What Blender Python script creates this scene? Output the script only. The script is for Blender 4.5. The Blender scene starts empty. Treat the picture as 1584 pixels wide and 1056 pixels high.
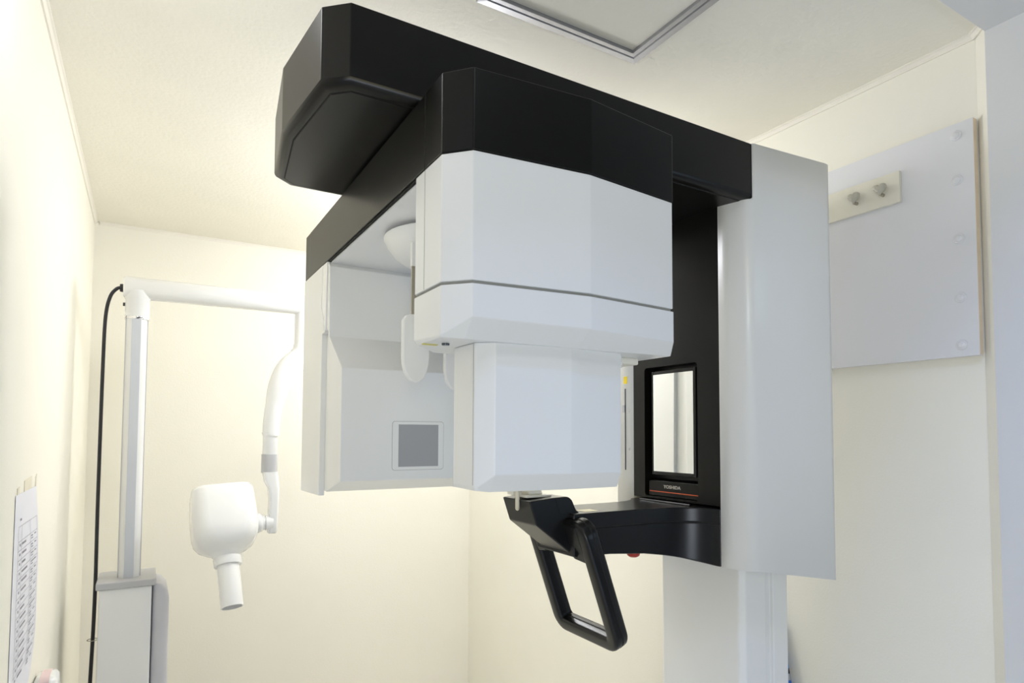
import bpy, bmesh, math, random
from mathutils import Vector, Matrix
random.seed(4)
SC = bpy.context.scene
COL = SC.collection
PI = math.pi

# ---------------------------------------------------------------- materials
def mat(name, col, rough=0.5, metal=0.0, var=0.0, vscale=8.0, bump=0.0, bscale=60.0, coat=0.0, spec=0.5, detail=3.0):
    m = bpy.data.materials.new(name); m.use_nodes = True
    nt = m.node_tree; b = nt.nodes['Principled BSDF']
    b.inputs['Roughness'].default_value = rough
    b.inputs['Metallic'].default_value = metal
    b.inputs['Coat Weight'].default_value = coat
    b.inputs['Coat Roughness'].default_value = 0.08
    b.inputs['Specular IOR Level'].default_value = spec
    tc = nt.nodes.new('ShaderNodeTexCoord')
    n = nt.nodes.new('ShaderNodeTexNoise'); n.inputs['Scale'].default_value = vscale; n.inputs['Detail'].default_value = detail
    nt.links.new(tc.outputs['Object'], n.inputs['Vector'])
    cr = nt.nodes.new('ShaderNodeValToRGB')
    lo = [max(0, c * (1 - var)) for c in col]; hi = [min(1, c * (1 + var)) for c in col]
    cr.color_ramp.elements[0].position = 0.3; cr.color_ramp.elements[1].position = 0.7
    cr.color_ramp.elements[0].color = (*lo, 1); cr.color_ramp.elements[1].color = (*hi, 1)
    nt.links.new(n.outputs['Fac'], cr.inputs['Fac']); nt.links.new(cr.outputs['Color'], b.inputs['Base Color'])
    if bump > 0:
        n2 = nt.nodes.new('ShaderNodeTexNoise'); n2.inputs['Scale'].default_value = bscale; n2.inputs['Detail'].default_value = 5
        nt.links.new(tc.outputs['Object'], n2.inputs['Vector'])
        bp = nt.nodes.new('ShaderNodeBump'); bp.inputs['Strength'].default_value = bump; bp.inputs['Distance'].default_value = 0.004
        nt.links.new(n2.outputs['Fac'], bp.inputs['Height']); nt.links.new(bp.outputs['Normal'], b.inputs['Normal'])
    return m

M_WALL = mat('cream_wallpaper', (0.91, 0.882, 0.785), 0.75, var=0.012, vscale=3, bump=0.12, bscale=160, spec=0.25)
M_CEIL = mat('cream_ceiling_paper', (0.90, 0.868, 0.765), 0.85, var=0.012, vscale=5, bump=0.3, bscale=75, spec=0.2)
M_OUT = mat('white_paint', (0.74, 0.745, 0.75), 0.6, var=0.015, vscale=4, bump=0.25, bscale=40)
M_OUT2 = mat('unlit_corridor_grey', (0.34, 0.34, 0.35), 0.7, var=0.015)  # dark albedo stands in for an unlit corridor and dims reflections
M_TRIM = mat('ivory_cornice', (0.87, 0.83, 0.74), 0.45, var=0.005)
M_FLOOR = mat('beige_vinyl', (0.88, 0.85, 0.78), 0.35, var=0.05, vscale=12)
M_WHITE = mat('glossy_white_plastic', (0.83, 0.83, 0.81), 0.38, var=0.004, coat=0.15)
M_WHITE2 = mat('satin_white_enamel', (0.89, 0.89, 0.885), 0.22, var=0.004, coat=0.3)
M_BLACK = mat('satin_black_plastic', (0.0058, 0.0054, 0.0045), 0.32, var=0.04, vscale=30, bump=0.02, bscale=900, spec=0.27)
M_BLACK2 = mat('smooth_black_plastic', (0.0065, 0.0063, 0.0065), 0.30, var=0.03, vscale=30, spec=0.36)
M_GAP = mat('dark_gap', (0.004, 0.004, 0.004), 0.8)
M_GREYGAP = mat('grey_seal', (0.30, 0.30, 0.27), 0.7)
M_MIRROR = mat('mirror_glass', (0.97, 0.975, 0.95), 0.01, metal=1.0)
M_ALU = mat('brushed_aluminium', (0.40, 0.40, 0.42), 0.42, metal=0.75, var=0.04, vscale=40)
M_STEEL = mat('dull_steel', (0.42, 0.39, 0.33), 0.4, metal=0.8, var=0.05, vscale=20)
M_CHROME = mat('chrome', (0.8, 0.8, 0.83), 0.12, metal=1.0)
M_GREYP = mat('light_grey_plastic', (0.52, 0.52, 0.54), 0.45, var=0.01)
M_GREYV = mat('grey_vinyl_upholstery', (0.62, 0.62, 0.67), 0.5, var=0.02, bump=0.05, bscale=300)
M_GREYS = mat('grey_strip', (0.63, 0.66, 0.71), 0.4, var=0.01)
M_WIN = mat('grey_window_film', (0.36, 0.36, 0.37), 0.35, var=0.01)
M_RED = mat('red_plastic', (0.42, 0.035, 0.02), 0.35)
M_ORANGE = mat('orange_line', (0.80, 0.13, 0.04), 0.5)
M_LETTER = mat('silver_letters', (0.62, 0.58, 0.52), 0.5)
M_YELLOW = mat('yellow_sticker', (0.90, 0.68, 0.0), 0.5)
M_BRASSY = mat('pale_yellow_label', (0.62, 0.55, 0.16), 0.5)
M_CREAM = mat('cream_sticker', (0.84, 0.76, 0.50), 0.5)
M_BONE = mat('beige_rod', (0.72, 0.66, 0.50), 0.4)
M_BOARD = mat('white_melamine', (0.78, 0.78, 0.80), 0.35, var=0.006)
M_EDGE = mat('raw_board_edge', (0.80, 0.68, 0.52), 0.7, var=0.04, vscale=30)
M_RAIL = mat('cream_painted_wood', (0.80, 0.77, 0.66), 0.4, var=0.01)
M_KNOB = mat('grey_beige_knob', (0.52, 0.50, 0.42), 0.35, var=0.02)
M_RUBBER = mat('black_rubber', (0.02, 0.02, 0.025), 0.5)
M_PAPER = mat('printer_paper', (0.80, 0.80, 0.86), 0.8, var=0.01)
M_INK = mat('grey_ink', (0.30, 0.30, 0.33), 0.8)
M_TAPE = mat('old_tape', (0.80, 0.74, 0.58), 0.35, var=0.05, vscale=40)
M_PINK = mat('pale_pink', (0.85, 0.66, 0.66), 0.5)
M_LENS = mat('dark_lens', (0.05, 0.055, 0.065), 0.15)
M_SLOT = mat('slot_blue_black', (0.02, 0.03, 0.05), 0.4)

def check_cloth():
    m = mat('blue_black_grey_check', (0.1, 0.2, 0.6), 0.9)
    nt = m.node_tree; b = nt.nodes['Principled BSDF']
    tc = nt.nodes.new('ShaderNodeTexCoord'); mp = nt.nodes.new('ShaderNodeMapping')
    mp.inputs['Scale'].default_value = (0, 0, 1); nt.links.new(tc.outputs['Object'], mp.inputs['Vector'])
    sep = nt.nodes.new('ShaderNodeSeparateXYZ'); nt.links.new(mp.outputs['Vector'], sep.inputs['Vector'])
    mu = nt.nodes.new('ShaderNodeMath'); mu.operation = 'MULTIPLY'; mu.inputs[1].default_value = 14.0
    nt.links.new(sep.outputs['Z'], mu.inputs[0])
    fr = nt.nodes.new('ShaderNodeMath'); fr.operation = 'FRACT'; nt.links.new(mu.outputs[0], fr.inputs[0])
    cr = nt.nodes.new('ShaderNodeValToRGB'); cr.color_ramp.interpolation = 'CONSTANT'
    e = cr.color_ramp.elements
    e[0].position = 0; e[0].color = (0.05, 0.16, 0.55, 1)
    e[1].position = 0.3; e[1].color = (0.38, 0.40, 0.46, 1)
    x = e.new(0.55); x.color = (0.02, 0.02, 0.03, 1)
    x = e.new(0.75); x.color = (0.10, 0.28, 0.75, 1)
    nt.links.new(fr.outputs[0], cr.inputs['Fac']); nt.links.new(cr.outputs['Color'], b.inputs['Base Color'])
    return m
M_CLOTH = check_cloth()

# ---------------------------------------------------------------- helpers
def link(name, bm, m, parent=None, bevel=0.0, seg=2, smooth=True, angle=35, sub=0, bang=9):
    bmesh.ops.recalc_face_normals(bm, faces=bm.faces)
    me = bpy.data.meshes.new(name); 
    if parent is not None:
        org = parent['_org']
        bmesh.ops.translate(bm, verts=bm.verts, vec=-Vector(org))
    bm.to_mesh(me); bm.free()
    for p in me.polygons: p.use_smooth = smooth
    if smooth and not bevel and not sub:
        try: me.set_sharp_from_angle(angle=math.radians(angle))
        except Exception: pass
    o = bpy.data.objects.new(name, me); COL.objects.link(o)
    for mm in (m if isinstance(m, (list, tuple)) else [m]): me.materials.append(mm)
    if parent is not None:
        o.parent = parent; o['_org'] = list(parent['_org'])
    if bevel:
        b = o.modifiers.new('bevel', 'BEVEL'); b.width = bevel; b.segments = seg
        b.limit_method = 'ANGLE'; b.angle_limit = math.radians(bang); b.harden_normals = True
    if sub:
        s = o.modifiers.new('subd', 'SUBSURF'); s.levels = sub; s.render_levels = sub
    return o

def thing(name, label, cat, loc, group=None):
    o = bpy.data.objects.new(name, None); COL.objects.link(o)
    o.location = loc; o.empty_display_size = 0.05
    o['label'] = label; o['category'] = cat; o['_org'] = list(loc)
    if group: o['group'] = group
    return o

def tag(o, label, cat, group=None):
    o['label'] = label; o['category'] = cat
    if group: o['group'] = group
    return o

def add_prism(bm, pts, z0, z1, axis='z'):
    """extrude a polygon; pts are (x,y); z0/z1 numbers or functions of (x,y). axis x: pts are (y,z); axis y: pts are (x,z)"""
    def P(a, b, c):
        return {'z': (a, b, c), 'x': (c, a, b), 'y': (a, c, b)}[axis]
    f0 = z0 if callable(z0) else (lambda a, b: z0)
    f1 = z1 if callable(z1) else (lambda a, b: z1)
    lo = [bm.verts.new(P(a, b, f0(a, b))) for a, b in pts]
    hi = [bm.verts.new(P(a, b, f1(a, b))) for a, b in pts]
    n = len(pts)
    bm.faces.new(lo[::-1]); bm.faces.new(hi)
    for i in range(n):
        j = (i + 1) % n
        bm.faces.new((lo[i], lo[j], hi[j], hi[i]))

def prism(name, pts, z0, z1, m, parent=None, axis='z', **k):
    bm = bmesh.new(); add_prism(bm, pts, z0, z1, axis); return link(name, bm, m, parent, **k)

def add_box(bm, a, b):
    add_prism(bm, [(a[0], a[1]), (b[0], a[1]), (b[0], b[1]), (a[0], b[1])], a[2], b[2])

def box(name, a, b, m, parent=None, **k):
    bm = bmesh.new(); add_box(bm, a, b); return link(name, bm, m, parent, **k)

def add_loft(bm, rings, cap=True):
    R = [[bm.verts.new(p) for p in r] for r in rings]
    n = len(R[0])
    for a, b in zip(R, R[1:]):
        for i in range(n):
            j = (i + 1) % n
            bm.faces.new((a[i], a[j], b[j], b[i]))
    if cap:
        bm.faces.new(R[0][::-1]); bm.faces.new(R[-1])
    return R

def add_lathe(bm, prof, c, n=40, Mx=None):
    """prof = (r,z) list around the vertical axis through c"""
    rings = []
    for r, z in prof:
        ring = []
        for i in range(n):
            t = 2 * PI * i / n
            v = Vector((max(r, 1e-4) * math.cos(t), max(r, 1e-4) * math.sin(t), z))
            if Mx is not None: v = Mx @ v
            ring.append(v + Vector(c))
        rings.append(ring)
    add_loft(bm, rings)

def lathe(name, prof, c, m, parent=None, n=40, Mx=None, **k):
    bm = bmesh.new(); add_lathe(bm, prof, c, n, Mx); return link(name, bm, m, parent, **k)

def catmull(pts, sub=8, closed=False):
    P = [Vector(p) for p in pts]; out = []; n = len(P)
    rng = range(n if closed else n - 1)
    for i in rng:
        if closed: p0, p1, p2, p3 = P[(i - 1) % n], P[i], P[(i + 1) % n], P[(i + 2) % n]
        else: p0, p1, p2, p3 = P[max(i - 1, 0)], P[i], P[i + 1], P[min(i + 2, n - 1)]
        for s in range(sub):
            t = s / sub
            out.append(0.5 * ((2 * p1) + (-p0 + p2) * t + (2 * p0 - 5 * p1 + 4 * p2 - p3) * t * t + (-p0 + 3 * p1 - 3 * p2 + p3) * t ** 3))
    if not closed: out.append(P[-1])
    return out

def add_tube(bm, path, r, n=12, closed=False, section=None, ref=None):
    """sweep a circle of radius r (number or list) or a section [(u,v)] along path"""
    P = [Vector(p) for p in path]; N = len(P); rings = []
    up = Vector(ref) if ref else Vector((0, 0, 1))
    for i in range(N):
        if closed: t = P[(i + 1) % N] - P[(i - 1) % N]
        else: t = P[min(i + 1, N - 1)] - P[max(i - 1, 0)]
        t.normalize()
        if ref: u = (Vector(ref) - t * Vector(ref).dot(t)).normalized()
        else:
            if i == 0 and abs(t.dot(up)) > 0.9: up = Vector((1, 0, 0))
            u = (up - t * up.dot(t)).normalized(); up = u
        v = t.cross(u)
        rr = r[i] if isinstance(r, (list, tuple)) else r
        if section: ring = [P[i] + u * a * (rr or 1) + v * b * (rr or 1) for a, b in section]
        else: ring = [P[i] + (u * math.cos(2 * PI * k / n) + v * math.sin(2 * PI * k / n)) * rr for k in range(n)]
        rings.append(ring)
    if closed:
        R = [[bm.verts.new(p) for p in q] for q in rings]; n = len(R[0])
        for i in range(N):
            a, b = R[i], R[(i + 1) % N]
            for k in range(n):
                bm.faces.new((a[k], a[(k + 1) % n], b[(k + 1) % n], b[k]))
    else: add_loft(bm, rings)

def tube(name, path, r, m, parent=None, **k):
    kw = {q: k.pop(q) for q in ('n', 'closed', 'section', 'ref') if q in k}
    bm = bmesh.new(); add_tube(bm, path, r, **kw); return link(name, bm, m, parent, **k)

def rrect(w, h, r, n=5):
    out = []
    for cx, cy, a0 in ((w - r, h - r, 0), (-w + r, h - r, 90), (-w + r, -h + r, 180), (w - r, -h + r, 270)):
        for i in range(n + 1):
            a = math.radians(a0 + 90 * i / n); out.append((cx + r * math.cos(a), cy + r * math.sin(a)))
    return out

def struct(o):
    o['kind'] = 'structure'; return o

# ---------------------------------------------------------------- the room
XL, XR, YB, YF, ZC = -0.222, 1.668, 3.353, 0.66, 2.40
YO = 0.34                       # outer face of the front wall
struct(box('floor', (-1.4, -2.7, -0.06), (2.9, YB + 0.15, 0.0), M_FLOOR))
struct(box('ceiling', (XL - 0.12, YF, ZC), (XR + 0.12, YB + 0.12, ZC + 0.08), M_CEIL))
struct(box('wall_left', (XL - 0.12, YF, 0), (XL, YB + 0.12, ZC), M_WALL))
struct(box('wall_right', (XR, YF + 0.0, 0), (XR + 0.12, YB + 0.12, ZC), M_WALL))
struct(box('wall_back', (XL, YB, 0), (XR, YB + 0.12, ZC), M_WALL))
# front wall: jamb on the right with a small diagonal fillet, thick lintel on top, return on the left
XJ = 1.636
struct(prism('wall_front', [(XJ, YO), (XJ, YF - 0.001), (XJ + 0.010, YF - 0.001), (XR - 0.0005, YF - 0.001), (XR - 0.0005, YO)], 0, ZC - 0.001, M_OUT))
struct(prism('wall_front_fillet', [(XJ + 0.0003, YF - 0.0009), (XR - 0.0004, YF + 0.031), (XR - 0.0004, YF - 0.0009)], 0, ZC - 0.001, M_WALL))
struct(box('wall_front_side', (XR, YO, 0), (2.9, YF - 0.001, 2.8), M_OUT))
struct(box('wall_front_left', (-1.4, YO, 0), (XL, YF - 0.001, 2.8), M_OUT))
struct(box('wall_front_lintel', (XL, YO, 2.377), (XJ, YF - 0.001, 2.8), M_OUT))
struct(box('wall_outer_left', (-1.4, -2.7, 0), (-1.28, YO, 2.8), M_OUT2))
struct(box('wall_outer_right', (2.78, -2.7, 0), (2.9, YO, 2.8), M_OUT2))
struct(box('wall_outer_back', (-1.28, -2.7, 0), (2.78, -2.58, 2.8), M_OUT2))
struct(box('ceiling_outer', (-1.4, -2.7, 2.8), (2.9, YF, 2.88), M_OUT2))
# cornices (small coved strips)
def cornice(name, a, b, inward):
    pr = [(0, 0), (0.013, 0), (0.013, 0.003), (0.0085, 0.005), (0.005, 0.0095), (0.004, 0.014), (0, 0.014)]   # (inward, down)
    bm = bmesh.new(); rings = []
    for p in (Vector(a), Vector(b)):
        rings.append([p + Vector(inward) * u - Vector((0, 0, v)) for u, v in pr])
    add_loft(bm, rings); return struct(link(name, bm, M_TRIM, smooth=False))
cornice('trim_1', (XL, YF, ZC), (XL, YB, ZC), (1, 0, 0))
cornice('trim_2', (XR, YF + 0.036, ZC), (XR, YB, ZC), (-1, 0, 0))
cornice('trim_4', (XJ, YF - 0.002, ZC), (XR - 0.001, YF + 0.033, ZC), (-0.7, 0.72, 0))
cornice('trim_3', (XL + 0.02, YB, ZC), (XR - 0.02, YB, ZC), (0, -0.6, 0))

# ---------------------------------------------------------------- ceiling hatch
hx0, hx1, hy0, hy1 = 0.600, 1.056, 0.74, 1.193
hatch = thing('ceiling_hatch', 'square ceiling access hatch with aluminium frame, cut into the cream ceiling', 'hatch', ((hx0 + hx1) / 2, (hy0 + hy1) / 2, ZC))
def ring_prism(name, prof, m, parent):
    """prof: (inset, z) closed loop swept round the square"""
    bm = bmesh.new(); rings = []
    for sx, sy in ((0, 0), (1, 0), (1, 1), (0, 1)):
        ring = []
        for ins, z in prof:
            x = hx0 + ins if sx == 0 else hx1 - ins; y = hy0 + ins if sy == 0 else hy1 - ins
            ring.append((x, y, z))
        rings.append(ring)
    R = [[bm.verts.new(p) for p in r] for r in rings]; n = len(prof)
    for i in range(4):
        a, b = R[i], R[(i + 1) % 4]
        for k in range(n): bm.faces.new((a[k], a[(k + 1) % n], b[(k + 1) % n], b[k]))
    return link(name, bm, m, parent, smooth=False)
ring_prism('outer_frame', [(0, ZC), (0.002, ZC - 0.004), (0.019, ZC - 0.005), (0.021, ZC - 0.003), (0.022, ZC)], M_ALU, hatch)
ring_prism('inner_frame', [(0.0235, ZC), (0.0245, ZC - 0.005), (0.036, ZC - 0.0055), (0.037, ZC - 0.008), (0.0395, ZC - 0.008), (0.040, ZC)], M_ALU, hatch)
box('hatch_panel', (hx0 + 0.0425, hy0 + 0.0425, ZC - 0.001), (hx1 - 0.0425, hy1 - 0.0425, ZC), M_CEIL, hatch)

# ---------------------------------------------------------------- panoramic X-ray machine
YM = 1.178
pan = thing('panoramic_x_ray_machine', 'black and white panoramic dental x-ray machine with overhead arm, standing against the right wall', 'x-ray machine', (1.40, YM, 0.0))

# --- fixed column on the floor
col = prism('support_column', [(1.25, 1.05), (1.262, 1.037), (1.336, 1.037), (1.336, 1.046), (1.360, 1.046), (1.360, 1.035), (1.416, 1.035), (1.416, 1.320), (1.360, 1.320), (1.360, 1.310), (1.336, 1.310), (1.336, 1.319), (1.262, 1.319), (1.25, 1.306)], 0.03, 1.60, M_WHITE, pan, bevel=0.004, seg=2)
prism('base_plate', [(1.16, 0.90), (1.55, 0.90), (1.62, 0.98), (1.62, 1.376), (1.55, 1.456), (1.16, 1.456), (1.10, 1.38), (1.10, 0.98)], 0.0, 0.03, M_GREYP, pan, bevel=0.004)

# --- white side covers of the carriage (near and far)
def botz(x, y): return 1.146 - max(0.0, x - 1.19) * 0.172
def side_cover(far):
    def fy(y): return 2 * YM - y if far else y
    ZT, ZS = 2.1205, 1.990
    bm = bmesh.new()
    yi = 1.044 if far else 1.014
    inner = [(1.152, yi), (1.160, 0.985), (1.169, 0.958), (1.178, 0.9455)]
    outer = [(1.192, 0.9400), (1.26, 0.9345), (1.35, 0.9275), (1.43, 0.9205), (1.444, 0.9225), (1.450, 0.930)]
    back = [(1.452, 1.02), (1.21, 1.02)] if not far else [(1.452, 1.03), (1.21, 1.044)]
    add_prism(bm, [(x, fy(y)) for x, y in inner + outer + back], botz, ZS)
    add_prism(bm, [(x, fy(y)) for x, y in [(1.1865, 0.9422)] + outer + [(1.452, YM), (1.1865, YM)]], ZS, ZT)
    wl = bm.edges.layers.float.new('bevel_weight_edge')
    for e in bm.edges:
        a, b = e.verts
        if abs(a.co.z - ZS) < 1e-5 and abs(b.co.z - ZS) < 1e-5 or abs(a.co.y - YM) < 1e-5 or abs(b.co.y - YM) < 1e-5:
            e.smooth = False; continue
        if len(e.link_faces) == 2 and e.calc_face_angle() > math.radians(20): e[wl] = 1.0
    o = link('side_cover', bm, M_WHITE, pan, bevel=0.0045, seg=3)
    o.modifiers['bevel'].limit_method = 'WEIGHT'
    return o
sc_near = side_cover(False); sc_far = side_cover(True)
box('gasket', (1.1815, 0.9415, 1.992), (1.1866, 1.4145, 2.1195), M_GAP, pan, bevel=0.004)
box('back_cover', (1.435, 1.0205, 1.16), (1.451, 1.325, 1.989), M_WHITE, pan)
# small things on the far cover: height scale slit, yellow sticker, arrow marks
def on_far(y):   # x of the narrow inner face of the far cover at y
    pts = [(1.312, 1.152), (1.371, 1.160), (1.398, 1.169), (1.4105, 1.178)]
    for (a, xa), (b, xb) in zip(pts, pts[1:]):
        if y <= b: return xa + (xb - xa) * (y - a) / (b - a)
    return 1.178
def far_patch(name, y0, y1, z0, z1, m, off=0.0012):
    bm = bmesh.new()
    add_prism(bm, [(on_far(y0) - off, y0), (on_far(y1) - off, y1), (on_far(y1) + 0.002, y1), (on_far(y0) + 0.002, y0)], z0, z1)
    return link(name, bm, m, sc_far, smooth=False)
far_patch('scale_slit', 1.349, 1.3535, 1.352, 1.578, M_SLOT)
far_patch('yellow_sticker', 1.342, 1.359, 1.592, 1.612, M_YELLOW)
far_patch('scale_pointer', 1.353, 1.365, 1.512, 1.532, M_GREYP, 0.003)
for zz in (1.515, 1.41):
    bm = bmesh.new(); y0, y1 = 1.330, 1.336
    a = [bm.verts.new((on_far(y) - d, y, z)) for d in (0.0012, -0.001) for y, z in ((y0, zz - 0.004), (y0, zz + 0.004), (y1, zz))]
    bm.faces.new(a[:3]); bm.faces.new(a[3:][::-1])
    for i in range(3): bm.faces.new((a[i], a[(i + 1) % 3], a[3 + (i + 1) % 3], a[3 + i]))
    link('arrow_mark', bm, M_GREYP, sc_far, smooth=False)

# --- black column face with the recess that holds the mirror
bm = bmesh.new()
xf, xb_, xr_ = 1.152, 1.235, 1.190
oy0, oy1, oz0, oz1 = 1.0145, 1.3115, 1.2845, 1.9885
iy0, iy1, iz0, iz1 = 1.082, 1.268, 1.290, 1.627
def q(*ps): return bm.faces.new([bm.verts.new(p) for p in ps])
def rect_ring(x):
    o = [(x, oy0, oz0), (x, oy1, oz0), (x, oy1, oz1), (x, oy0, oz1)]
    return o
r = 0.008
ir = []
for cy, cz, a0 in ((iy1 - r, iz1 - r, 0), (iy0 + r, iz1 - r, 90), (iy0 + r, iz0 + r, 180), (iy1 - r, iz0 + r, 270)):
    for k in range(5):
        a = math.radians(a0 + 22.5 * k); ir.append((cy + r * math.cos(a), cz + r * math.sin(a)))
ov = [bm.verts.new((xf, y, z)) for y, z in ((oy1, oz1), (oy0, oz1), (oy0, oz0), (oy1, oz0))]
iv = [bm.verts.new((xf, y, z)) for y, z in ir]
bvv = [bm.verts.new((xr_, y, z)) for y, z in ir]
n = len(iv)
for c in range(4):
    for k in range(4): bm.faces.new((ov[c], iv[c * 5 + k], iv[c * 5 + k + 1]))
    bm.faces.new((ov[c], iv[c * 5 + 4], iv[(c * 5 + 5) % n], ov[(c + 1) % 4]))
for k in range(n): bm.faces.new((iv[k], iv[(k + 1) % n], bvv[(k + 1) % n], bvv[k]))
bm.faces.new(bvv)
ob = [bm.verts.new((xb_, v.co.y, v.co.z)) for v in ov]
for c in range(4): bm.faces.new((ov[c], ov[(c + 1) % 4], ob[(c + 1) % 4], ob[c]))
bm.faces.new(ob)
face = link('column_face', bm, M_BLACK, pan, smooth=False)
# mirror in a dark frame, slightly proud of the recess back
mirror = box('mirror', (1.1555, 1.099, 1.355), (1.162, 1.238, 1.607), M_MIRROR, pan)
bm = bmesh.new()
f0, f1 = (1.092, 1.245), (1.346, 1.616)
for a, b in (((1.156, f0[0], f1[0]), (1.190, 1.0995, f1[1])), ((1.156, 1.2375, f1[0]), (1.190, f0[1], f1[1])),
             ((1.1562, 1.0995, f1[0]), (1.1898, 1.2375, 1.3555)), ((1.1562, 1.0995, 1.6065), (1.1898, 1.2375, f1[1]))):
    add_box(bm, a, b)
link('mirror_frame', bm, M_BLACK2, mirror, bevel=0.0015)
# name plate below the mirror
bm = bmesh.new(); add_prism(bm, [(1.1585, 1.2915), (1.160, 1.3300), (1.1895, 1.3345), (1.1895, 1.2905)], 1.0830, 1.2605, axis='y')
plate = link('name_plate', bm, M_BLACK, pan, bevel=0.0012)
bm = bmesh.new(); add_prism(bm, [(1.1578, 1.3015), (1.1579, 1.3035), (1.161, 1.3035), (1.161, 1.3015)], 1.087, 1.2565, axis='y')
link('orange_stripe', bm, M_ORANGE, plate, smooth=False)
cu = bpy.data.curves.new('name_text', 'FONT'); cu.body = 'YOSHIDA'; cu.size = 0.0115; cu.extrude = 0.0003; cu.offset = 0.00018; cu.space_character = 1.05
cu.align_x = 'CENTER'
to = bpy.data.objects.new('name_text', cu); COL.objects.link(to)
dg = bpy.context.evaluated_depsgraph_get(); dg.update()
me = bpy.data.meshes.new_from_object(to.evaluated_get(dg)); bpy.data.objects.remove(to)
bm = bmesh.new(); bm.from_mesh(me)
for v in bm.verts:
    x, y, z = v.co; v.co = (1.1588 - z + y * 0.03, 1.176 - x * 1.15, 1.3125 + y)
link('lettering', bm, M_LETTER, plate, smooth=False)

# --- overhead arm (hexagonal end)
hexp = [(0.258, 0.941), (0.221, 0.975), (0.200, 1.178), (0.221, 1.381), (0.258, 1.415), (1.181, 1.415), (1.181, 0.941)]
arm = prism('overhead_arm', hexp, 2.0005, 2.1185, M_BLACK, pan, bevel=0.0015)
def inset_hex(d):
    return [(0.258 + d * 0.35, 0.941 + d), (0.221 + d * 0.9, 0.975 + d * 0.55), (0.200 + d, 1.178), (0.221 + d * 0.9, 1.381 - d * 0.55), (0.258 + d * 0.35, 1.415 - d), (1.181, 1.415 - d), (1.181, 0.941 + d)]
# rounded lower lip, then the underside cover
bm = bmesh.new()
add_loft(bm, [[(x, y, z) for x, y in inset_hex(d)] for d, z in ((0.0, 2.0012), (0.001, 1.997), (0.004, 1.9925), (0.010, 1.990), (0.018, 1.9895))])
link('lower_lip', bm, M_BLACK, arm, angle=50)
prism('gap_line', inset_hex(0.0195), 1.9892, 1.995, M_GAP, arm)
bm = bmesh.new()
pts = inset_hex(0.022)
add_loft(bm, [[(x, y, 1.9935) for x, y in pts], [(x, y, 1.9882) for x, y in pts]])
link('underside_cover', bm, M_BLACK, arm, bevel=0.001, angle=50)

# --- rotating beam carrying the sensor head (near) and the tube housing (far)
XB0 = 0.365
beam = prism('rotating_beam', [(XB0, 0.899), (XB0, 1.690), (XB0 + 0.010, 1.738), (0.78, 1.738), (0.78, 0.899)], 1.8625, 1.9825, M_BLACK, pan, bevel=0.0015)
prism('beam_end_cap', [(XB0 + 0.0006, 1.691), (XB0 + 0.0004, 1.742), (XB0 + 0.012, 1.750), (0.779, 1.750), (0.779, 1.691)], 1.8622, 1.9828, M_BLACK, beam, bevel=0.0012)
prism('bottom_edge', [(XB0 + 0.0035, 0.90), (XB0 + 0.0035, 1.735), (0.777, 1.735), (0.777, 0.90)], 1.8595, 1.8626, M_GAP, beam)
prism('underside_cover', [(XB0 + 0.008, 0.93), (XB0 + 0.008, 1.50), (0.775, 1.50), (0.775, 0.93)], 1.8565, 1.8596, M_WHITE2, beam)

# --- sensor head
headp = [(XB0, 0.895), (XB0, 0.832), (0.398, 0.795), (0.598, 0.778), (0.797, 0.801), (0.797, 1.02), (0.78, 1.04), (XB0 + 0.02, 1.04), (XB0, 0.95)]
hp = [(XB0 - 0.0005, 0.8965), (XB0 - 0.0005, 0.832), (0.398, 0.7945), (0.598, 0.7775), (0.797, 0.8005), (0.7972, 1.02), (0.785, 0.8965 + 0.1)]
head = prism('sensor_head_cap', [(XB0 - 0.0005, 0.8975), (XB0 - 0.0005, 0.832), (0.398, 0.7945), (0.598, 0.7775), (0.797, 0.8005), (0.797, 0.8975)], 1.8615, 1.9835, M_BLACK, pan, bevel=0.0022)
def off(pts, d, c=(0.58, 0.95)):
    out = []
    for x, y in pts:
        v = Vector((c[0] - x, c[1] - y)); v.normalize(); out.append((x + v.x * d, y + v.y * d))
    return out
body_pts = [(XB0 + 0.0005, 0.935), (XB0 + 0.0005, 0.833), (0.399, 0.7965), (0.598, 0.7795), (0.796, 0.802), (0.796, 0.990), (0.780, 1.0), (XB0 + 0.06, 1.0)]
body = prism('sensor_head_body', body_pts, 1.671, 1.8610, M_WHITE, pan, bevel=0.0015)
prism('seam', off(body_pts, 0.004), 1.6650, 1.672, M_GREYGAP, body)
prism('seam', off(body_pts, 0.003), 1.8608, 1.8622, M_GAP, body)
box('cover_seam', (XB0 + 0.0001, 0.8962, 1.672), (XB0 + 0.002, 0.8970, 1.8605), M_GREYGAP, body)
# collar: thick band with a slanted underside towards the front
cp = [(XB0, 0.936), (XB0, 0.832), (0.398, 0.795), (0.598, 0.778), (0.797, 0.801), (0.797, 0.998), (0.780, 1.006), (XB0 + 0.06, 1.006)]
bm = bmesh.new()
top = [(x, y, 1.6662) for x, y in cp]
mid = [(XB0, 0.936, 1.598), (XB0, 0.8325, 1.5930), (0.398, 0.795, 1.6175), (0.598, 0.778, 1.614), (0.797, 0.801, 1.6125), (0.797, 0.998, 1.593), (0.780, 1.006, 1.593), (XB0 + 0.06, 1.006, 1.598)]
bot = [(XB0 + 0.005, 0.931, 1.5900), (XB0 + 0.001, 0.8335, 1.5900), (0.400, 0.8225, 1.5885), (0.598, 0.816, 1.5880), (0.7965, 0.8085, 1.5880), (0.7965, 0.994, 1.588), (0.778, 1.002, 1.588), (XB0 + 0.062, 1.001, 1.590)]
add_loft(bm, [bot, mid, top])
collar = link('collar', bm, M_WHITE, pan, bevel=0.0018)
box('yellow_label', (0.3685, 0.903, 1.5885), (0.3925, 0.9105, 1.5903), M_BRASSY, collar)
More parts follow.
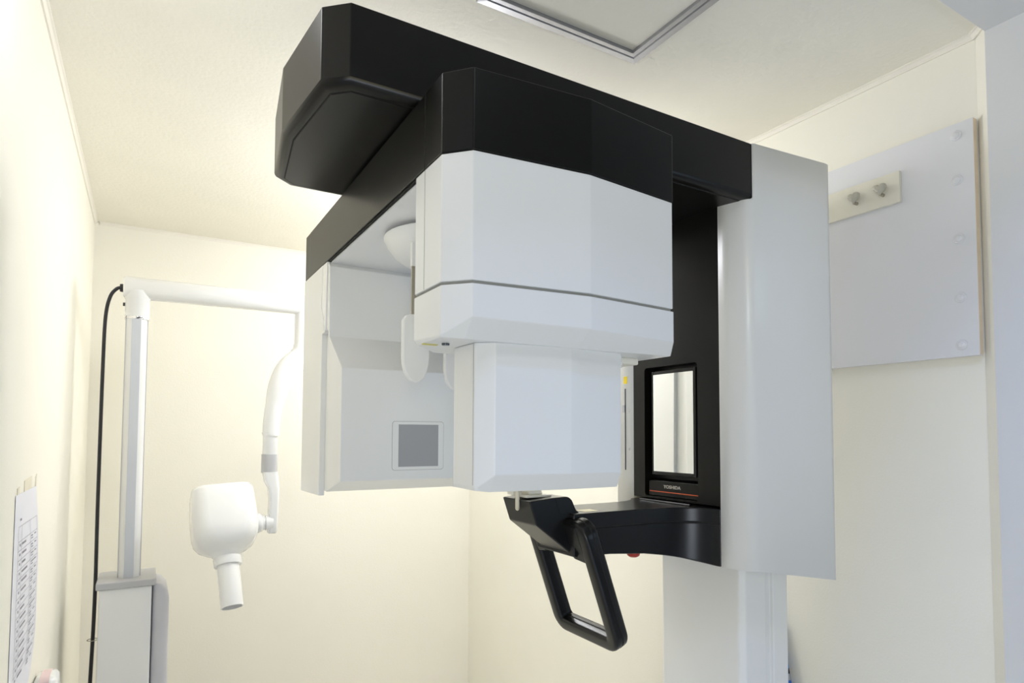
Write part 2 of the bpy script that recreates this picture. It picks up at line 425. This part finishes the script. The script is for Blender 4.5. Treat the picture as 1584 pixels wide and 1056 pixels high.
lathe('light_sensor', [(0, 0), (0.0058, 0), (0.0062, 0.0015), (0.0062, 0.004), (0, 0.004)], (0.398, 0.886, 1.5868), M_LENS, collar, n=24)
# detector box hanging below the collar
dp = [(0.4305, 0.925), (0.4305, 0.8505), (0.4345, 0.8465), (0.455, 0.829), (0.588, 0.818), (0.7005, 0.829), (0.7025, 0.925)]
bm = bmesh.new()
top = [(x, y, 1.5895) for x, y in dp]
mid = [(0.4305, 0.925, 1.3705), (0.4305, 0.8505, 1.3700), (0.4345, 0.8465, 1.3700), (0.455, 0.829, 1.3880), (0.588, 0.818, 1.3870), (0.7005, 0.829, 1.3855), (0.7025, 0.925, 1.3690)]
bot = [(0.4320, 0.924, 1.3645), (0.4318, 0.8510, 1.3640), (0.4355, 0.8475, 1.3635), (0.456, 0.8480, 1.3610), (0.588, 0.8435, 1.3600), (0.7003, 0.8400, 1.3605), (0.7020, 0.924, 1.3610)]
add_loft(bm, [bot, mid, top])
det = link('detector_box', bm, M_WHITE, pan, bevel=0.0018)
box('side_seam', (0.4301, 0.8535, 1.372), (0.432, 0.8542, 1.588), M_GREYGAP, det)
box('back_seal', (0.700, 0.9245, 1.372), (0.7045, 0.9275, 1.585), M_GREYGAP, det)
# mounting block and ball joint at the back of the box
box('mounting_block', (0.722, 0.862, 1.576), (0.770, 0.935, 1.5885), M_RAIL, collar, bevel=0.003, seg=3)
lathe('ball_joint', [(0, 0.0), (0.0035, 0.0003), (0.0042, 0.0015), (0.0042, 0.003), (0.003, 0.004), (0.0044, 0.0062), (0.0042, 0.0095), (0.0024, 0.0118), (0.0022, 0.0165), (0.0036, 0.0225), (0, 0.0225)], (0.7155, 0.850, 1.5665), M_WHITE2, collar, n=24)

# --- x-ray tube housing on the far end of the beam
XB1 = 0.778
bm = bmesh.new()
add_prism(bm, [(1.743, 1.301), (1.743, 1.8605), (1.496, 1.8605), (1.496, 1.70), (1.484, 1.330), (1.500, 1.313)], XB0 + 0.012, XB1 - 0.012, axis='x')
tub = link('tube_housing', bm, M_WHITE, pan, bevel=0.003, seg=2)
bm = bmesh.new()
add_prism(bm, [(1.500, 1.8602), (1.484, 1.845), (1.482, 1.678), (1.366, 1.594), (1.366, 1.345), (1.489, 1.3135), (1.489, 1.690), (1.503, 1.700)], XB0 + 0.0015, XB1 - 0.0015, axis='x')
link('front_cover', bm, M_WHITE, tub, bevel=0.002, seg=2)
for x0, x1 in ((XB0 - 0.001, XB0 + 0.013), (XB1 - 0.013, XB1 + 0.001)):
    bm = bmesh.new()
    add_prism(bm, [(1.744, 1.297), (1.746, 1.8612), (1.545, 1.8612), (1.553, 1.757), (1.515, 1.692), (1.540, 1.690), (1.545, 1.300)], x0, x1, axis='x')
    link('side_plate', bm, M_WHITE, tub, bevel=0.002)
    bm = bmesh.new()
    add_prism(bm, [(1.5425, 1.8611), (1.504, 1.8611), (1.512, 1.694), (1.5500, 1.756)], x0 + 0.0005, x1, axis='x')
    link('side_flap', bm, M_WHITE2, tub, bevel=0.002)
# beam window on the inner face
pl = [(0.547 + u, 1.4225 + v) for u, v in rrect(0.0635, 0.056, 0.007)]
prism('window_bezel_line', pl, 1.3655, 1.3665, M_GREYGAP, tub, axis='y', smooth=False)
pl = [(0.547 + u, 1.4225 + v) for u, v in rrect(0.0628, 0.0553, 0.0065)]
prism('window_plate', pl, 1.3650, 1.3664, M_WHITE, tub, axis='y', smooth=False)
box('beam_window', (0.4985, 1.3645, 1.3745), (0.5965, 1.3655, 1.4710), M_WIN, tub, smooth=False)

# --- head support: bowl under the beam with two temple plates
DC = (0.525, 1.178, 0)
lathe('head_support_bowl', [(0, 1.785), (0.030, 1.786), (0.060, 1.791), (0.085, 1.800), (0.103, 1.812), (0.116, 1.828), (0.1235, 1.842), (0.124, 1.847), (0.121, 1.8495), (0.095, 1.8505), (0.09, 1.8565), (0, 1.8565)], DC, M_WHITE, pan, n=64, angle=40)
def temple(yc, xc, z0, z1, zb):
    n = 12; w, t = 0.0265, 0.0065
    outl = []
    for k in range(n + 1):
        a = PI + PI * k / n; outl.append((xc + w * math.cos(a), z0 + 1.75 * w + 1.75 * w * math.sin(a)))
    outl += [(xc + w, z1 - 0.012), (xc + w * 0.75, z1 - 0.003), (xc + w * 0.4, z1), (xc - w * 0.4, z1), (xc - w * 0.75, z1 - 0.003), (xc - w, z1 - 0.012)]
    p = prism('temple_plate', outl, yc - t, yc + t, M_WHITE, pan, axis='y', bevel=0.003, seg=3)
    bk = box('bracket', (xc - 0.009, yc - 0.002, z1 - 0.02), (xc + 0.012, yc + 0.002, z1 + 0.094), M_STEEL, p)
    box('bracket_mount', (xc - 0.010, yc - 0.005, z1 + 0.092), (xc + 0.014, yc + 0.005, zb), M_WHITE, p, bevel=0.001)
    lathe('screw', [(0, 0), (0.003, 0), (0.0025, 0.0015), (0, 0.0018)], (xc + 0.001, yc - 0.0019, z1 + 0.016), M_CHROME, p, n=16, Mx=Matrix.Rotation(PI / 2, 3, 'X'))
    return p
temple(1.11, 0.436, 1.546, 1.675, 1.812)
temple(1.262, 0.590, 1.546, 1.675, 1.800)

# --- lower arm with chin support and patient handles
st = [(0.800, 1.104, 1.186), (0.90, 1.104, 1.184), (1.00, 1.103, 1.176), (1.05, 1.099, 1.169), (1.08, 1.092, 1.164), (1.105, 1.080, 1.159), (1.125, 1.063, 1.154), (1.140, 1.043, 1.150), (1.149, 1.022, 1.147), (1.152, 1.0145, 1.1465)]
def arm_rings(ztf, zbf, g=0.0):
    R = []
    for x, y, zb in st:
        a, b = y + g, 2 * YM - y - g
        b = min(b, 1.3115)
        R.append([(x, a, zbf(zb)), (x, b, zbf(zb)), (x, b, ztf(zb)), (x, a, ztf(zb))])
    a, b, zb = 1.0145 + g, 1.3115 - g, 1.1465
    R.append([(1.245, a, zbf(zb)), (1.245, b, zbf(zb)), (1.245, b, ztf(zb)), (1.245, a, ztf(zb))])
    return R
bm = bmesh.new(); add_loft(bm, arm_rings(lambda z: 1.2435, lambda z: z))
larm = link('chin_arm', bm, M_BLACK2, pan, bevel=0.003, bang=40)
bm = bmesh.new(); add_loft(bm, arm_rings(lambda z: 1.2452, lambda z: 1.2420, 0.002)); link('joint_line', bm, M_GAP, larm)
bm = bmesh.new(); add_loft(bm, arm_rings(lambda z: 1.2785, lambda z: 1.2448)); link('arm_cover', bm, M_BLACK2, larm, bevel=0.003, bang=40)
tube('highlight_rib', [(1.138, 1.095, 1.2795), (1.138, 1.27, 1.2795)], 0.0035, M_BLACK2, larm, n=10)
lathe('emergency_button', [(0, -0.011), (0.009, -0.0105), (0.014, -0.007), (0.0155, -0.003), (0.0155, 0.002), (0, 0.002)], (0.985, 1.125, 1.1775), M_RED, larm, n=32)
box('cream_sticker', (0.845, 1.125, 1.2780), (0.885, 1.160, 1.2790), M_CREAM, larm)
# chin block
by0, by1 = 1.120, 1.236
prof = [(0.698, 1.309), (0.716, 1.257), (0.812, 1.185), (0.860, 1.184), (0.860, 1.276), (0.829, 1.278), (0.820, 1.284), (0.808, 1.307), (0.800, 1.3135), (0.792, 1.315), (0.758, 1.314)]
bm = bmesh.new(); add_prism(bm, prof, by0, by1, axis='y')
blk = link('chin_block', bm, M_BLACK2, pan, bevel=0.0035, seg=3)
def strip_line(name, pts, y, w, parent, m=M_GAP):
    bm = bmesh.new()
    for (x0, z0), (x1, z1) in zip(pts, pts[1:]):
        d = Vector((x1 - x0, z1 - z0)); d.normalize(); nx, nz = -d.y * w, d.x * w
        add_prism(bm, [(x0 + nx, z0 + nz), (x1 + nx, z1 + nz), (x1 - nx, z1 - nz), (x0 - nx, z0 - nz)], y - 0.0004, y + 0.001, axis='y')
    return link(name, bm, m, parent, smooth=False)
strip_line('panel_line', [(0.762, 1.313), (0.7755, 1.279), (0.7885, 1.277)], by0, 0.0006, blk)
# bite holder and rod
bm = bmesh.new()
add_box(bm, (0.706, 1.145, 1.3135), (0.770, 1.212, 1.3185))
add_prism(bm, [(0.722, 1.318), (0.719, 1.336), (0.752, 1.336), (0.756, 1.318)], 1.160, 1.205, axis='y')
add_prism(bm, [(0.690, 1.318), (0.690, 1.334), (0.700, 1.336), (0.712, 1.322), (0.712, 1.318)], 1.175, 1.200, axis='y')
link('bite_holder', bm, M_RAIL, pan, bevel=0.0012)
rod = tube('bite_rod', [(0.6965, 1.167, 1.352), (0.6965, 1.167, 1.290)], 0.0047, M_BONE, pan, n=16)
lathe('rod_tip', [(0, -0.0047), (0.0033, -0.0033), (0.0047, 0), (0.0047, 0.002), (0, 0.002)], (0.6965, 1.167, 1.290), M_BONE, rod, n=16)

# handle: one closed loop around and below the chin block
def handle_xz(z): return 0.862 + (1.10 - z) * 0.355
hy0_, hy1_ = 1.071, 1.278
def rounded_loop():
    """corner-rounded loop in the plane of the handle"""
    C = [(hy0_, 1.252), (hy0_, 0.998), (hy1_, 0.998), (hy1_, 1.252)]
    out = []
    rad = [0.020, 0.022, 0.022, 0.020]
    for i in range(4):
        p = Vector(C[i]); a = Vector(C[i - 1]); b = Vector(C[(i + 1) % 4]); r = rad[i]
        da = (a - p).normalized(); db = (b - p).normalized()
        p0, p1 = p + da * r, p + db * r; c = p + da * r + db * r
        for k in range(7):
            t = k / 6 * PI / 2
            out.append(c - db * r * math.cos(t) - da * r * math.sin(t))
    return [Vector((handle_xz(v.y), v.x, v.y)) for v in out]
nrm = Vector((1, 0, 0.355)).normalized()
hs_ = rrect(0.0195, 0.0165, 0.0085, 4)
handle = tube('handle', rounded_loop(), None, M_BLACK2, pan, closed=True, section=hs_, ref=tuple(nrm), angle=60)
# split line on the outside of the loop
bm = bmesh.new(); P = rounded_loop(); 
add_tube(bm, P, None, closed=True, section=[(0.0006 + 0.003, -0.0169), (0.0006 + 0.003, 0.0169), (0.0, 0.0169), (0.0, -0.0169)], ref=tuple(nrm))
link('split_line', bm, M_GAP, handle, smooth=False)
# fairings joining the handle to the block
for s, y0, y1 in ((1, 1.120, 1.082), (-1, 1.236, 1.268)):
    bm = bmesh.new()
    a = [(0.783, 1.256), (0.790, 1.270), (0.832, 1.270), (0.858, 1.190), (0.840, 1.174), (0.812, 1.180)]
    b = [(0.785, 1.250), (0.793, 1.264), (0.822, 1.262), (0.852, 1.185), (0.842, 1.172), (0.8165, 1.174)]
    add_loft(bm, [[(x, y0 + s * 0.003, z) for x, z in a], [(x, y1 - s * 0.004, z) for x, z in b]])
    link('fairing', bm, M_BLACK2, handle, bevel=0.004, seg=3)

# ---------------------------------------------------------------- small dental X-ray unit in the back left corner
unit = thing('dental_x_ray_unit', 'white dental x-ray unit with swing arm and rounded tube head in the back left corner', 'x-ray machine', (-0.04, 2.55, 0.0))
UY = 2.55
cab = box('base_cabinet', (-0.117, 2.47, 0.0), (0.034, 2.66, 0.936), M_WHITE2, unit, bevel=0.006, seg=3)
prism('cabinet_lid', [(-0.126, 2.462), (0.038, 2.462), (0.046, 2.470), (0.046, 2.668), (-0.118, 2.668), (-0.126, 2.66)], 0.934, 0.957, M_GREYP, unit, bevel=0.004, seg=3)
bm = bmesh.new()
rings = []
for z, w in ((0.20, 0.006), (0.21, 0.020), (0.24, 0.026), (0.88, 0.0255), (0.915, 0.022), (0.932, 0.014), (0.938, 0.004)):
    cx_ = 0.036 + w
    rings.append([(cx_ + u, 2.565 + v, z) for u, v in rrect(w, 0.085 + w * 0.2, min(w * 0.95, 0.02), 5)])
add_loft(bm, rings)
link('side_cushion', bm, M_GREYV, unit, angle=50)
post = lathe('post', [(0, 0.955), (0.0345, 0.955), (0.0345, 1.86), (0, 1.86)], (-0.035, UY, 0), M_WHITE2, unit, n=48, angle=40)
bm = bmesh.new()
add_box(bm, (-0.050, UY - 0.0362, 0.956), (-0.022, UY - 0.02, 1.855))
link('grey_strip', bm, M_GREYS, post, bevel=0.001)
for dx in (-0.0325, 0.0325):
    box('side_groove', (-0.035 + dx - 0.0012, UY - 0.014, 0.956), (-0.035 + dx + 0.0012, UY - 0.010, 1.855), M_GREYP, post)
lathe('chrome_ring', [(0.034, -0.005), (0.0385, -0.005), (0.0395, 0), (0.0385, 0.005), (0.034, 0.005)], (-0.035, UY, 1.8485), M_CHROME, unit, n=48)
lathe('swivel', [(0, 1.853), (0.037, 1.853), (0.0375, 1.856), (0.0375, 1.915), (0.040, 1.918), (0.040, 1.945), (0, 1.945)], (-0.035, UY, 0), M_WHITE2, unit, n=48, angle=40)
bm = bmesh.new()
sec = rrect(0.037, 0.037, 0.030, 6)
add_loft(bm, [[(x, UY + a * s, 1.956 + b * s) for a, b in sec] for x, s in ((-0.079, 0.82), (-0.077, 0.92), (-0.072, 1.0), (0.55, 0.98), (0.562, 0.9), (0.566, 0.75))])
ha = link('swing_arm', bm, M_WHITE2, unit, angle=45)
lathe('cable_gland', [(0, -0.006), (0.013, -0.006), (0.014, 0), (0.014, 0.004), (0, 0.004)], (-0.0835, UY, 1.952), M_RUBBER, ha, n=24, Mx=Matrix.Rotation(PI / 2, 3, 'Y'))
box('stop_screw', (-0.079, UY - 0.004, 1.890), (-0.0715, UY + 0.004, 1.901), M_RUBBER, unit)
tube('power_cable', catmull([(-0.084, 2.55, 1.953), (-0.099, 2.551, 1.947), (-0.117, 2.554, 1.918), (-0.1285, 2.558, 1.850), (-0.1315, 2.56, 1.70), (-0.1325, 2.56, 1.40), (-0.1325, 2.56, 1.16), (-0.1315, 2.56, 0.95), (-0.1335, 2.56, 0.76), (-0.138, 2.56, 0.55), (-0.142, 2.57, 0.20), (-0.142, 2.58, 0.02)], 8), 0.0058, M_RUBBER, unit, n=12)
tube('cable_ring', [( -0.1335 + 0.0155 * math.cos(a) , 2.552 + 0.0155 * math.sin(a), 0.756) for a in [2 * PI * k / 24 for k in range(24)]], 0.0014, M_STEEL, unit, n=8, closed=True)
# hanging joint and curved forearm
lathe('hanging_joint', [(0, 1.752), (0.036, 1.754), (0.041, 1.762), (0.041, 1.776), (0.034, 1.784), (0.032, 1.80), (0.030, 1.803), (0.030, 1.93), (0, 1.93)], (0.527, UY, 0), M_WHITE2, unit, n=40, angle=40)
pth = catmull([(0.528, 2.55, 1.762), (0.505, 2.535, 1.735), (0.466, 2.515, 1.690), (0.436, 2.50, 1.630), (0.418, 2.495, 1.560), (0.410, 2.495, 1.490), (0.408, 2.495, 1.440)], 6)
rad = []
for i in range(len(pth)):
    t = i / (len(pth) - 1); rad.append(0.034 + 0.012 * math.sin(min(1, t * 1.5) * PI) - 0.004 * t)
fa = tube('forearm', pth, [r_ * 1.0 for r_ in rad], M_WHITE2, unit, n=24, angle=60)
lathe('forearm_tip', [(0, 1.300), (0.024, 1.300), (0.026, 1.303), (0.026, 1.44), (0.030, 1.452), (0, 1.452)], (0.406, 2.495, 0), M_WHITE2, unit, n=32, angle=40)
lathe('grey_band', [(0, 1.302), (0.0285, 1.302), (0.0288, 1.304), (0.0288, 1.369), (0.0285, 1.371), (0, 1.371)], (0.405, 2.495, 0), M_GREYP, unit, n=32, angle=40)
bm = bmesh.new()
def yring(z, cx2, w, d, cy=2.49): return [(cx2 + u, cy + v, z) for u, v in rrect(w, d, min(w, d) * 0.6, 4)]
add_loft(bm, [yring(1.305, 0.407, 0.026, 0.026), yring(1.27, 0.412, 0.025, 0.026), yring(1.245, 0.420, 0.019, 0.028), yring(1.20, 0.422, 0.016, 0.028), yring(1.12, 0.420, 0.0155, 0.028), yring(1.085, 0.418, 0.0155, 0.026), yring(1.078, 0.417, 0.013, 0.02)])
link('yoke', bm, M_WHITE2, unit, angle=50)
# tube head
HC = Vector((0.250, 2.46, 1.135))
RM = Matrix.Rotation(math.radians(-27), 3, 'X') @ Matrix.Rotation(math.radians(-3.5), 3, 'Y')
def hring(z, w, d, e=0.6, cy=0.0): return [HC + RM @ Vector((u, v + cy, z)) for u, v in rrect(w, d, min(w, d) * e, 7)]
bm = bmesh.new()
add_loft(bm, [hring(0.118, 0.030, 0.03, 0.5), hring(0.117, 0.080, 0.07, 0.5), hring(0.111, 0.097, 0.085, 0.5), hring(0.098, 0.1015, 0.093, 0.5), hring(0.06, 0.1035, 0.099, 0.5), hring(0.0, 0.1055, 0.102, 0.5),
              hring(-0.045, 0.1055, 0.102, 0.55), hring(-0.070, 0.101, 0.099, 0.6), hring(-0.092, 0.089, 0.09, 0.7), hring(-0.106, 0.072, 0.075, 0.85), hring(-0.116, 0.056, 0.058, 0.98), hring(-0.126, 0.046, 0.047, 0.99), hring(-0.135, 0.043, 0.043, 0.99)])
th = link('tube_head', bm, M_WHITE2, unit, angle=60)
lathe('cone_collar', [(0, -0.162), (0.0435, -0.162), (0.0445, -0.159), (0.0455, -0.137), (0.044, -0.133), (0, -0.133)], HC, M_WHITE2, th, n=48, Mx=RM, angle=40)
lathe('cone', [(0, -0.175), (0.0315, -0.175), (0.0315, -0.305), (0.0355, -0.305), (0.036, -0.303), (0.036, -0.158), (0, -0.158)], HC, M_WHITE2, th, n=48, Mx=RM, angle=40)
hub = Matrix.Rotation(PI / 2, 3, 'Y')
lathe('pivot_hub', [(0, 0.096), (0.034, 0.098), (0.036, 0.108), (0.030, 0.120), (0.026, 0.122), (0.026, 0.127), (0.022, 0.128), (0.022, 0.1305), (0.028, 0.131), (0.028, 0.156), (0, 0.158)], (0.262, 2.484, 1.118), M_WHITE2, th, n=40, Mx=hub, angle=40)

# ---------------------------------------------------------------- coat board on the right wall
by_, bz0, bz1 = 0.6915, 1.636, 2.192
board = thing('wall_board', 'white melamine board with round screw caps fixed to the right wall', 'board', (XR, 1.30, (bz0 + bz1) / 2))
box('backing_board', (1.6615, 0.700, bz0 + 0.003), (1.6679, 1.90, bz1 - 0.004), M_EDGE, board, smooth=False)
box('front_board', (1.6445, by_, bz0), (1.6615, 1.90, bz1), M_BOARD, board, smooth=False)
box('raw_edge', (1.6450, by_ - 0.0006, bz0 + 0.001), (1.6614, by_, bz1 - 0.0005), M_EDGE, board, smooth=False)
for k, z in enumerate((2.163, 2.055, 1.915, 1.775, 1.663)):
    o = lathe('screw_cap', [(0, 0.0075), (0.0045, 0.007), (0.0075, 0.0048), (0.0085, 0.0028), (0.0115, 0.0022), (0.0125, 0.0006), (0.0125, -0.0005), (0, -0.0005)], (1.6445, 0.7275, z), M_BOARD, board, n=32, Mx=Matrix.Rotation(-PI / 2, 3, 'Y'), angle=25)
rail = thing('hook_rail', 'cream hook rail with heart-shaped knobs mounted on the white wall board', 'hook rail', (1.6445, 1.25, 2.084))
box('rail', (1.6345, 0.853, 2.0425), (1.6445, 1.66, 2.1235), M_RAIL, rail, bevel=0.001)
for y in (0.894, 0.964, 1.105):
    def heart(s, x):
        pts = []
        for k in range(28):
            t = 2 * PI * k / 28
            u = 16 * math.sin(t) ** 3; v = 13 * math.cos(t) - 5 * math.cos(2 * t) - 2 * math.cos(3 * t) - math.cos(4 * t)
            pts.append((x, y + u * s / 16, 2.0865 + v * s / 16))
        return pts
    bm = bmesh.new()
    add_loft(bm, [heart(0.006, 1.6343), heart(0.008, 1.629), heart(0.0145, 1.626), heart(0.0158, 1.622), heart(0.0158, 1.618), heart(0.0138, 1.613), heart(0.0085, 1.6105)])
    kn = link('knob', bm, M_KNOB, rail, angle=45)
    lathe('stem', [(0, 0), (0.0045, 0), (0.0045, -0.012), (0, -0.012)], (1.6345, y, 2.072), M_STEEL, kn, n=16, Mx=Matrix.Rotation(PI / 2, 3, 'Y'))

# ---------------------------------------------------------------- notice taped to the left wall
pap = thing('paper_notice', 'curling white printed sheet taped to the left wall', 'notice', (XL, 1.73, 1.11))
W0, W1, Z0, Z1 = 1.596, 1.868, 0.80, 1.322
def px_(u, v):
    """u across 0..1, v down 0..1 -> point on the curled sheet"""
    y = W0 + (W1 - W0) * u; z = Z1 - (Z1 - Z0) * v
    y += 0.045 * (u * math.sin(v * PI * 0.9) ** 2)
    cut = max(0.0, v - 0.62) / 0.38
    y -= 0.16 * u * cut ** 1.6
    lift = 0.0015 + 0.006 * u * math.sin(v * PI) + 0.002 * math.sin(v * 9) * u
    return Vector((XL + lift, y, z))
NU, NV = 12, 30
bm = bmesh.new()
G = [[bm.verts.new(px_(i / NU, j / NV)) for i in range(NU + 1)] for j in range(NV + 1)]
H = [[bm.verts.new(px_(i / NU, j / NV) - Vector((0.0006, 0, 0))) for i in range(NU + 1)] for j in range(NV + 1)]
for j in range(NV):
    for i in range(NU):
        bm.faces.new((G[j][i], G[j][i + 1], G[j + 1][i + 1], G[j + 1][i]))
        bm.faces.new((H[j][i + 1], H[j][i], H[j + 1][i], H[j + 1][i + 1]))
for j in range(NV):
    bm.faces.new((G[j][0], G[j + 1][0], H[j + 1][0], H[j][0])); bm.faces.new((G[j + 1][NU], G[j][NU], H[j][NU], H[j + 1][NU]))
for i in range(NU):
    bm.faces.new((G[0][i + 1], G[0][i], H[0][i], H[0][i + 1])); bm.faces.new((G[NV][i], G[NV][i + 1], H[NV][i + 1], H[NV][i]))
sheet = link('sheet', bm, M_PAPER, pap, angle=60)
bm = bmesh.new()
def ink(u0, u1, v, h):
    n = max(1, int((u1 - u0) * 10)); e = Vector((0.0007, 0, 0))
    for k in range(n):
        a, b = u0 + (u1 - u0) * k / n, u0 + (u1 - u0) * (k + 1) / n
        ps = [px_(a, v) + e, px_(b, v) + e, px_(b, v + h) + e, px_(a, v + h) + e]
        bm.faces.new([bm.verts.new(p) for p in ps])
rows = [0.13, 0.19] + [0.19 + 0.038 * k for k in range(1, 15)]
for v in rows: ink(0.14, 0.93, v, 0.0016)
for k, v in enumerate(rows[1:]):
    ink(0.20, 0.23, v + 0.012, 0.010); ink(0.30, 0.42 + 0.1 * random.random(), v + 0.012, 0.009)
    ink(0.66, 0.72 + 0.1 * random.random(), v + 0.010, 0.006); ink(0.80, 0.88, v + 0.010, 0.006)
    ink(0.66, 0.74, v + 0.022, 0.005)
ink(0.2, 0.26, 0.10, 0.009)
for u in (0.14, 0.27, 0.62, 0.93):
    for k in range(10):
        v0, v1 = 0.13 + 0.592 * k / 10, 0.13 + 0.592 * (k + 1) / 10; e = Vector((0.0007, 0, 0))
        bm.faces.new([bm.verts.new(p + e) for p in (px_(u, v0), px_(u + 0.006, v0), px_(u + 0.006, v1), px_(u, v1))])
link('printed_table', bm, M_INK, sheet, smooth=False)
for pts in ([(1.70, 1.345), (1.80, 1.350), (1.80, 1.312), (1.70, 1.308)], [(1.615, 1.335), (1.640, 1.337), (1.640, 1.300), (1.610, 1.300)], [(1.86, 1.345), (1.875, 1.35), (1.872, 1.305), (1.858, 1.305)],
            [(1.875, 0.985), (1.925, 0.998), (1.930, 0.990), (1.88, 0.975)], [(1.60, 0.865), (1.585, 0.90), (1.592, 0.905), (1.61, 0.87)]):
    bm = bmesh.new(); add_prism(bm, pts, XL + 0.0001, XL + 0.0012, axis='x'); link('tape', bm, M_TAPE, pap, smooth=False)

# ---------------------------------------------------------------- pale round packet at the bottom of the left wall
pk = thing('wall_dispenser', 'small rounded white dispenser with a pink stripe on the left wall below the notice', 'dispenser', (XL, 1.97, 0.78))
bm = bmesh.new()
def pr(z, w, d): return [(XL + 0.026 + u, 1.97 + v, z) for u, v in rrect(d, w, min(w, d) * 0.9, 6)]
add_loft(bm, [pr(0.70, 0.050, 0.025), pr(0.82, 0.050, 0.025), pr(0.836, 0.046, 0.024), pr(0.844, 0.038, 0.019), pr(0.847, 0.02, 0.010)])
link('case', bm, M_WHITE2, pk, angle=50)
bm = bmesh.new()
def ps(z, d): return [(XL + 0.026 + u, 1.97 + v, z) for u, v in ((0.009, -d), (0.009, d), (-0.011, d), (-0.011, -d))]
add_loft(bm, [ps(0.70, 0.0506), ps(0.82, 0.0506), ps(0.8364, 0.0466), ps(0.8448, 0.0385), ps(0.8476, 0.02)])
link('pink_stripe', bm, M_PINK, pk, angle=50)

# ---------------------------------------------------------------- patterned cloth behind the column
bm = bmesh.new(); rings = []
for z, w, t in ((0.93, 0.008, 0.006), (0.915, 0.02, 0.012), (0.85, 0.040, 0.016), (0.78, 0.056, 0.018), (0.70, 0.072, 0.020), (0.60, 0.090, 0.022), (0.45, 0.10, 0.022), (0.2, 0.105, 0.0205), (0.0, 0.105, 0.0205)):
    ring = []
    for k in range(28):
        a = 2 * PI * k / 28; f = 1 + 0.12 * math.sin(5 * a + z * 9)
        ring.append((XR - 0.0225 + t * math.cos(a) * f, 1.262 + w * math.sin(a), z))
    rings.append(ring)
add_loft(bm, rings)
cl = link('patterned_cloth', bm, M_CLOTH, angle=60)
tag(cl, 'blue, black and grey banded cloth behind the white column, against the right wall', 'cloth')

# ---------------------------------------------------------------- lights
def area(name, loc, rot, sx, sy, power, col, shape='RECTANGLE'):
    l = bpy.data.lights.new(name, 'AREA'); l.shape = shape; l.size = sx; l.size_y = sy; l.energy = power; l.color = col
    o = bpy.data.objects.new(name, l); COL.objects.link(o); o.location = loc; o.rotation_euler = rot; return o
def point(name, loc, radius, power, col):
    l = bpy.data.lights.new(name, 'POINT'); l.shadow_soft_size = radius; l.energy = power; l.color = col
    o = bpy.data.objects.new(name, l); COL.objects.link(o); o.location = loc; return o
# LIGHTS-BEGIN
for lx, ly, lz, pw in ((0.98, 2.10, 2.10, 17.5), (1.22, 2.62, 2.24, 12.0), (0.62, 1.62, 2.27, 2.0), (0.02, 1.12, 2.25, 2.4)):  # first is the hidden room lamp, hung low; the rest are added fills
    point('room_lamp_and_fill', (lx, ly, lz), 0.06, pw, (0.925, 0.945, 1.0))
area('corridor_lamp', (0.4, 0.16, 2.72), (0, 0, 0), 0.3, 0.16, 12, (0.28, 0.42, 0.9))          # bluish tube just outside the lintel
area('corridor_lamp', (0.35, -0.15, 2.72), (0, 0, 0), 0.2, 0.2, 4, (0.85, 0.9, 1.0))
area('next_room_fill', (-0.9, -1.6, 1.7), (math.radians(90), 0, math.radians(-30)), 0.8, 0.8, 10, (1.0, 0.86, 0.40))  # added warm fill from behind the camera, no actual lamp there
area('next_room_fill', (-0.9, -1.6, 0.9), (math.radians(90), 0, math.radians(-30)), 0.9, 0.6, 24, (0.78, 0.86, 1.0))  # added low fill to brighten the lower room through the doorway
area('low_front_fill', (0.6, -0.6, 0.45), (math.radians(100), 0, 0), 1.0, 0.5, 1.5, (0.5, 0.72, 1.0))  # added area light imitating bounce, lifts the lower front faces
area('corridor_cool_fill', (2.3, -1.6, 1.6), (math.radians(90), 0, math.radians(30)), 0.8, 0.8, 6, (0.6, 0.8, 1.0))  # added cool fill from the right; the outer room has no window

w = bpy.data.worlds.new('world'); SC.world = w; w.use_nodes = True
w.node_tree.nodes['Background'].inputs['Color'].default_value = (0.8, 0.88, 1.0, 1); w.node_tree.nodes['Background'].inputs['Strength'].default_value = 0.1

# ---------------------------------------------------------------- camera
cam = bpy.data.cameras.new('camera'); co = bpy.data.objects.new('camera', cam); COL.objects.link(co)
f_px, cx, cy = 969.2, 792.74, 625.81
cam.sensor_width = 36.0; cam.sensor_fit = 'HORIZONTAL'; cam.lens = f_px * 36.0 / 1584.0
cam.shift_x = (792.0 - cx) / 1584.0; cam.shift_y = (cy - 528.0) / 1584.0
cam.clip_start = 0.02
h, p, rl = math.radians(30.3414), math.radians(2.6796), math.radians(0.2364)
F = Vector((math.sin(h) * math.cos(p), math.cos(h) * math.cos(p), math.sin(p)))
rt = Vector((math.cos(h), -math.sin(h), 0)); up = rt.cross(F)
A = rt * math.cos(rl) + up * math.sin(rl); B = A.cross(F)
Mx = Matrix((A, B, -F)).transposed().to_4x4(); Mx.translation = Vector((0, 0, 1.45)); co.matrix_world = Mx
SC.camera = co

for o in SC.objects:
    if '_org' in o: del o['_org']
SC.view_settings.view_transform = 'Standard'; SC.view_settings.look = 'None'; SC.view_settings.gamma = 1.0
SC.view_settings.use_curve_mapping = False
SC.view_settings.exposure = -0.06
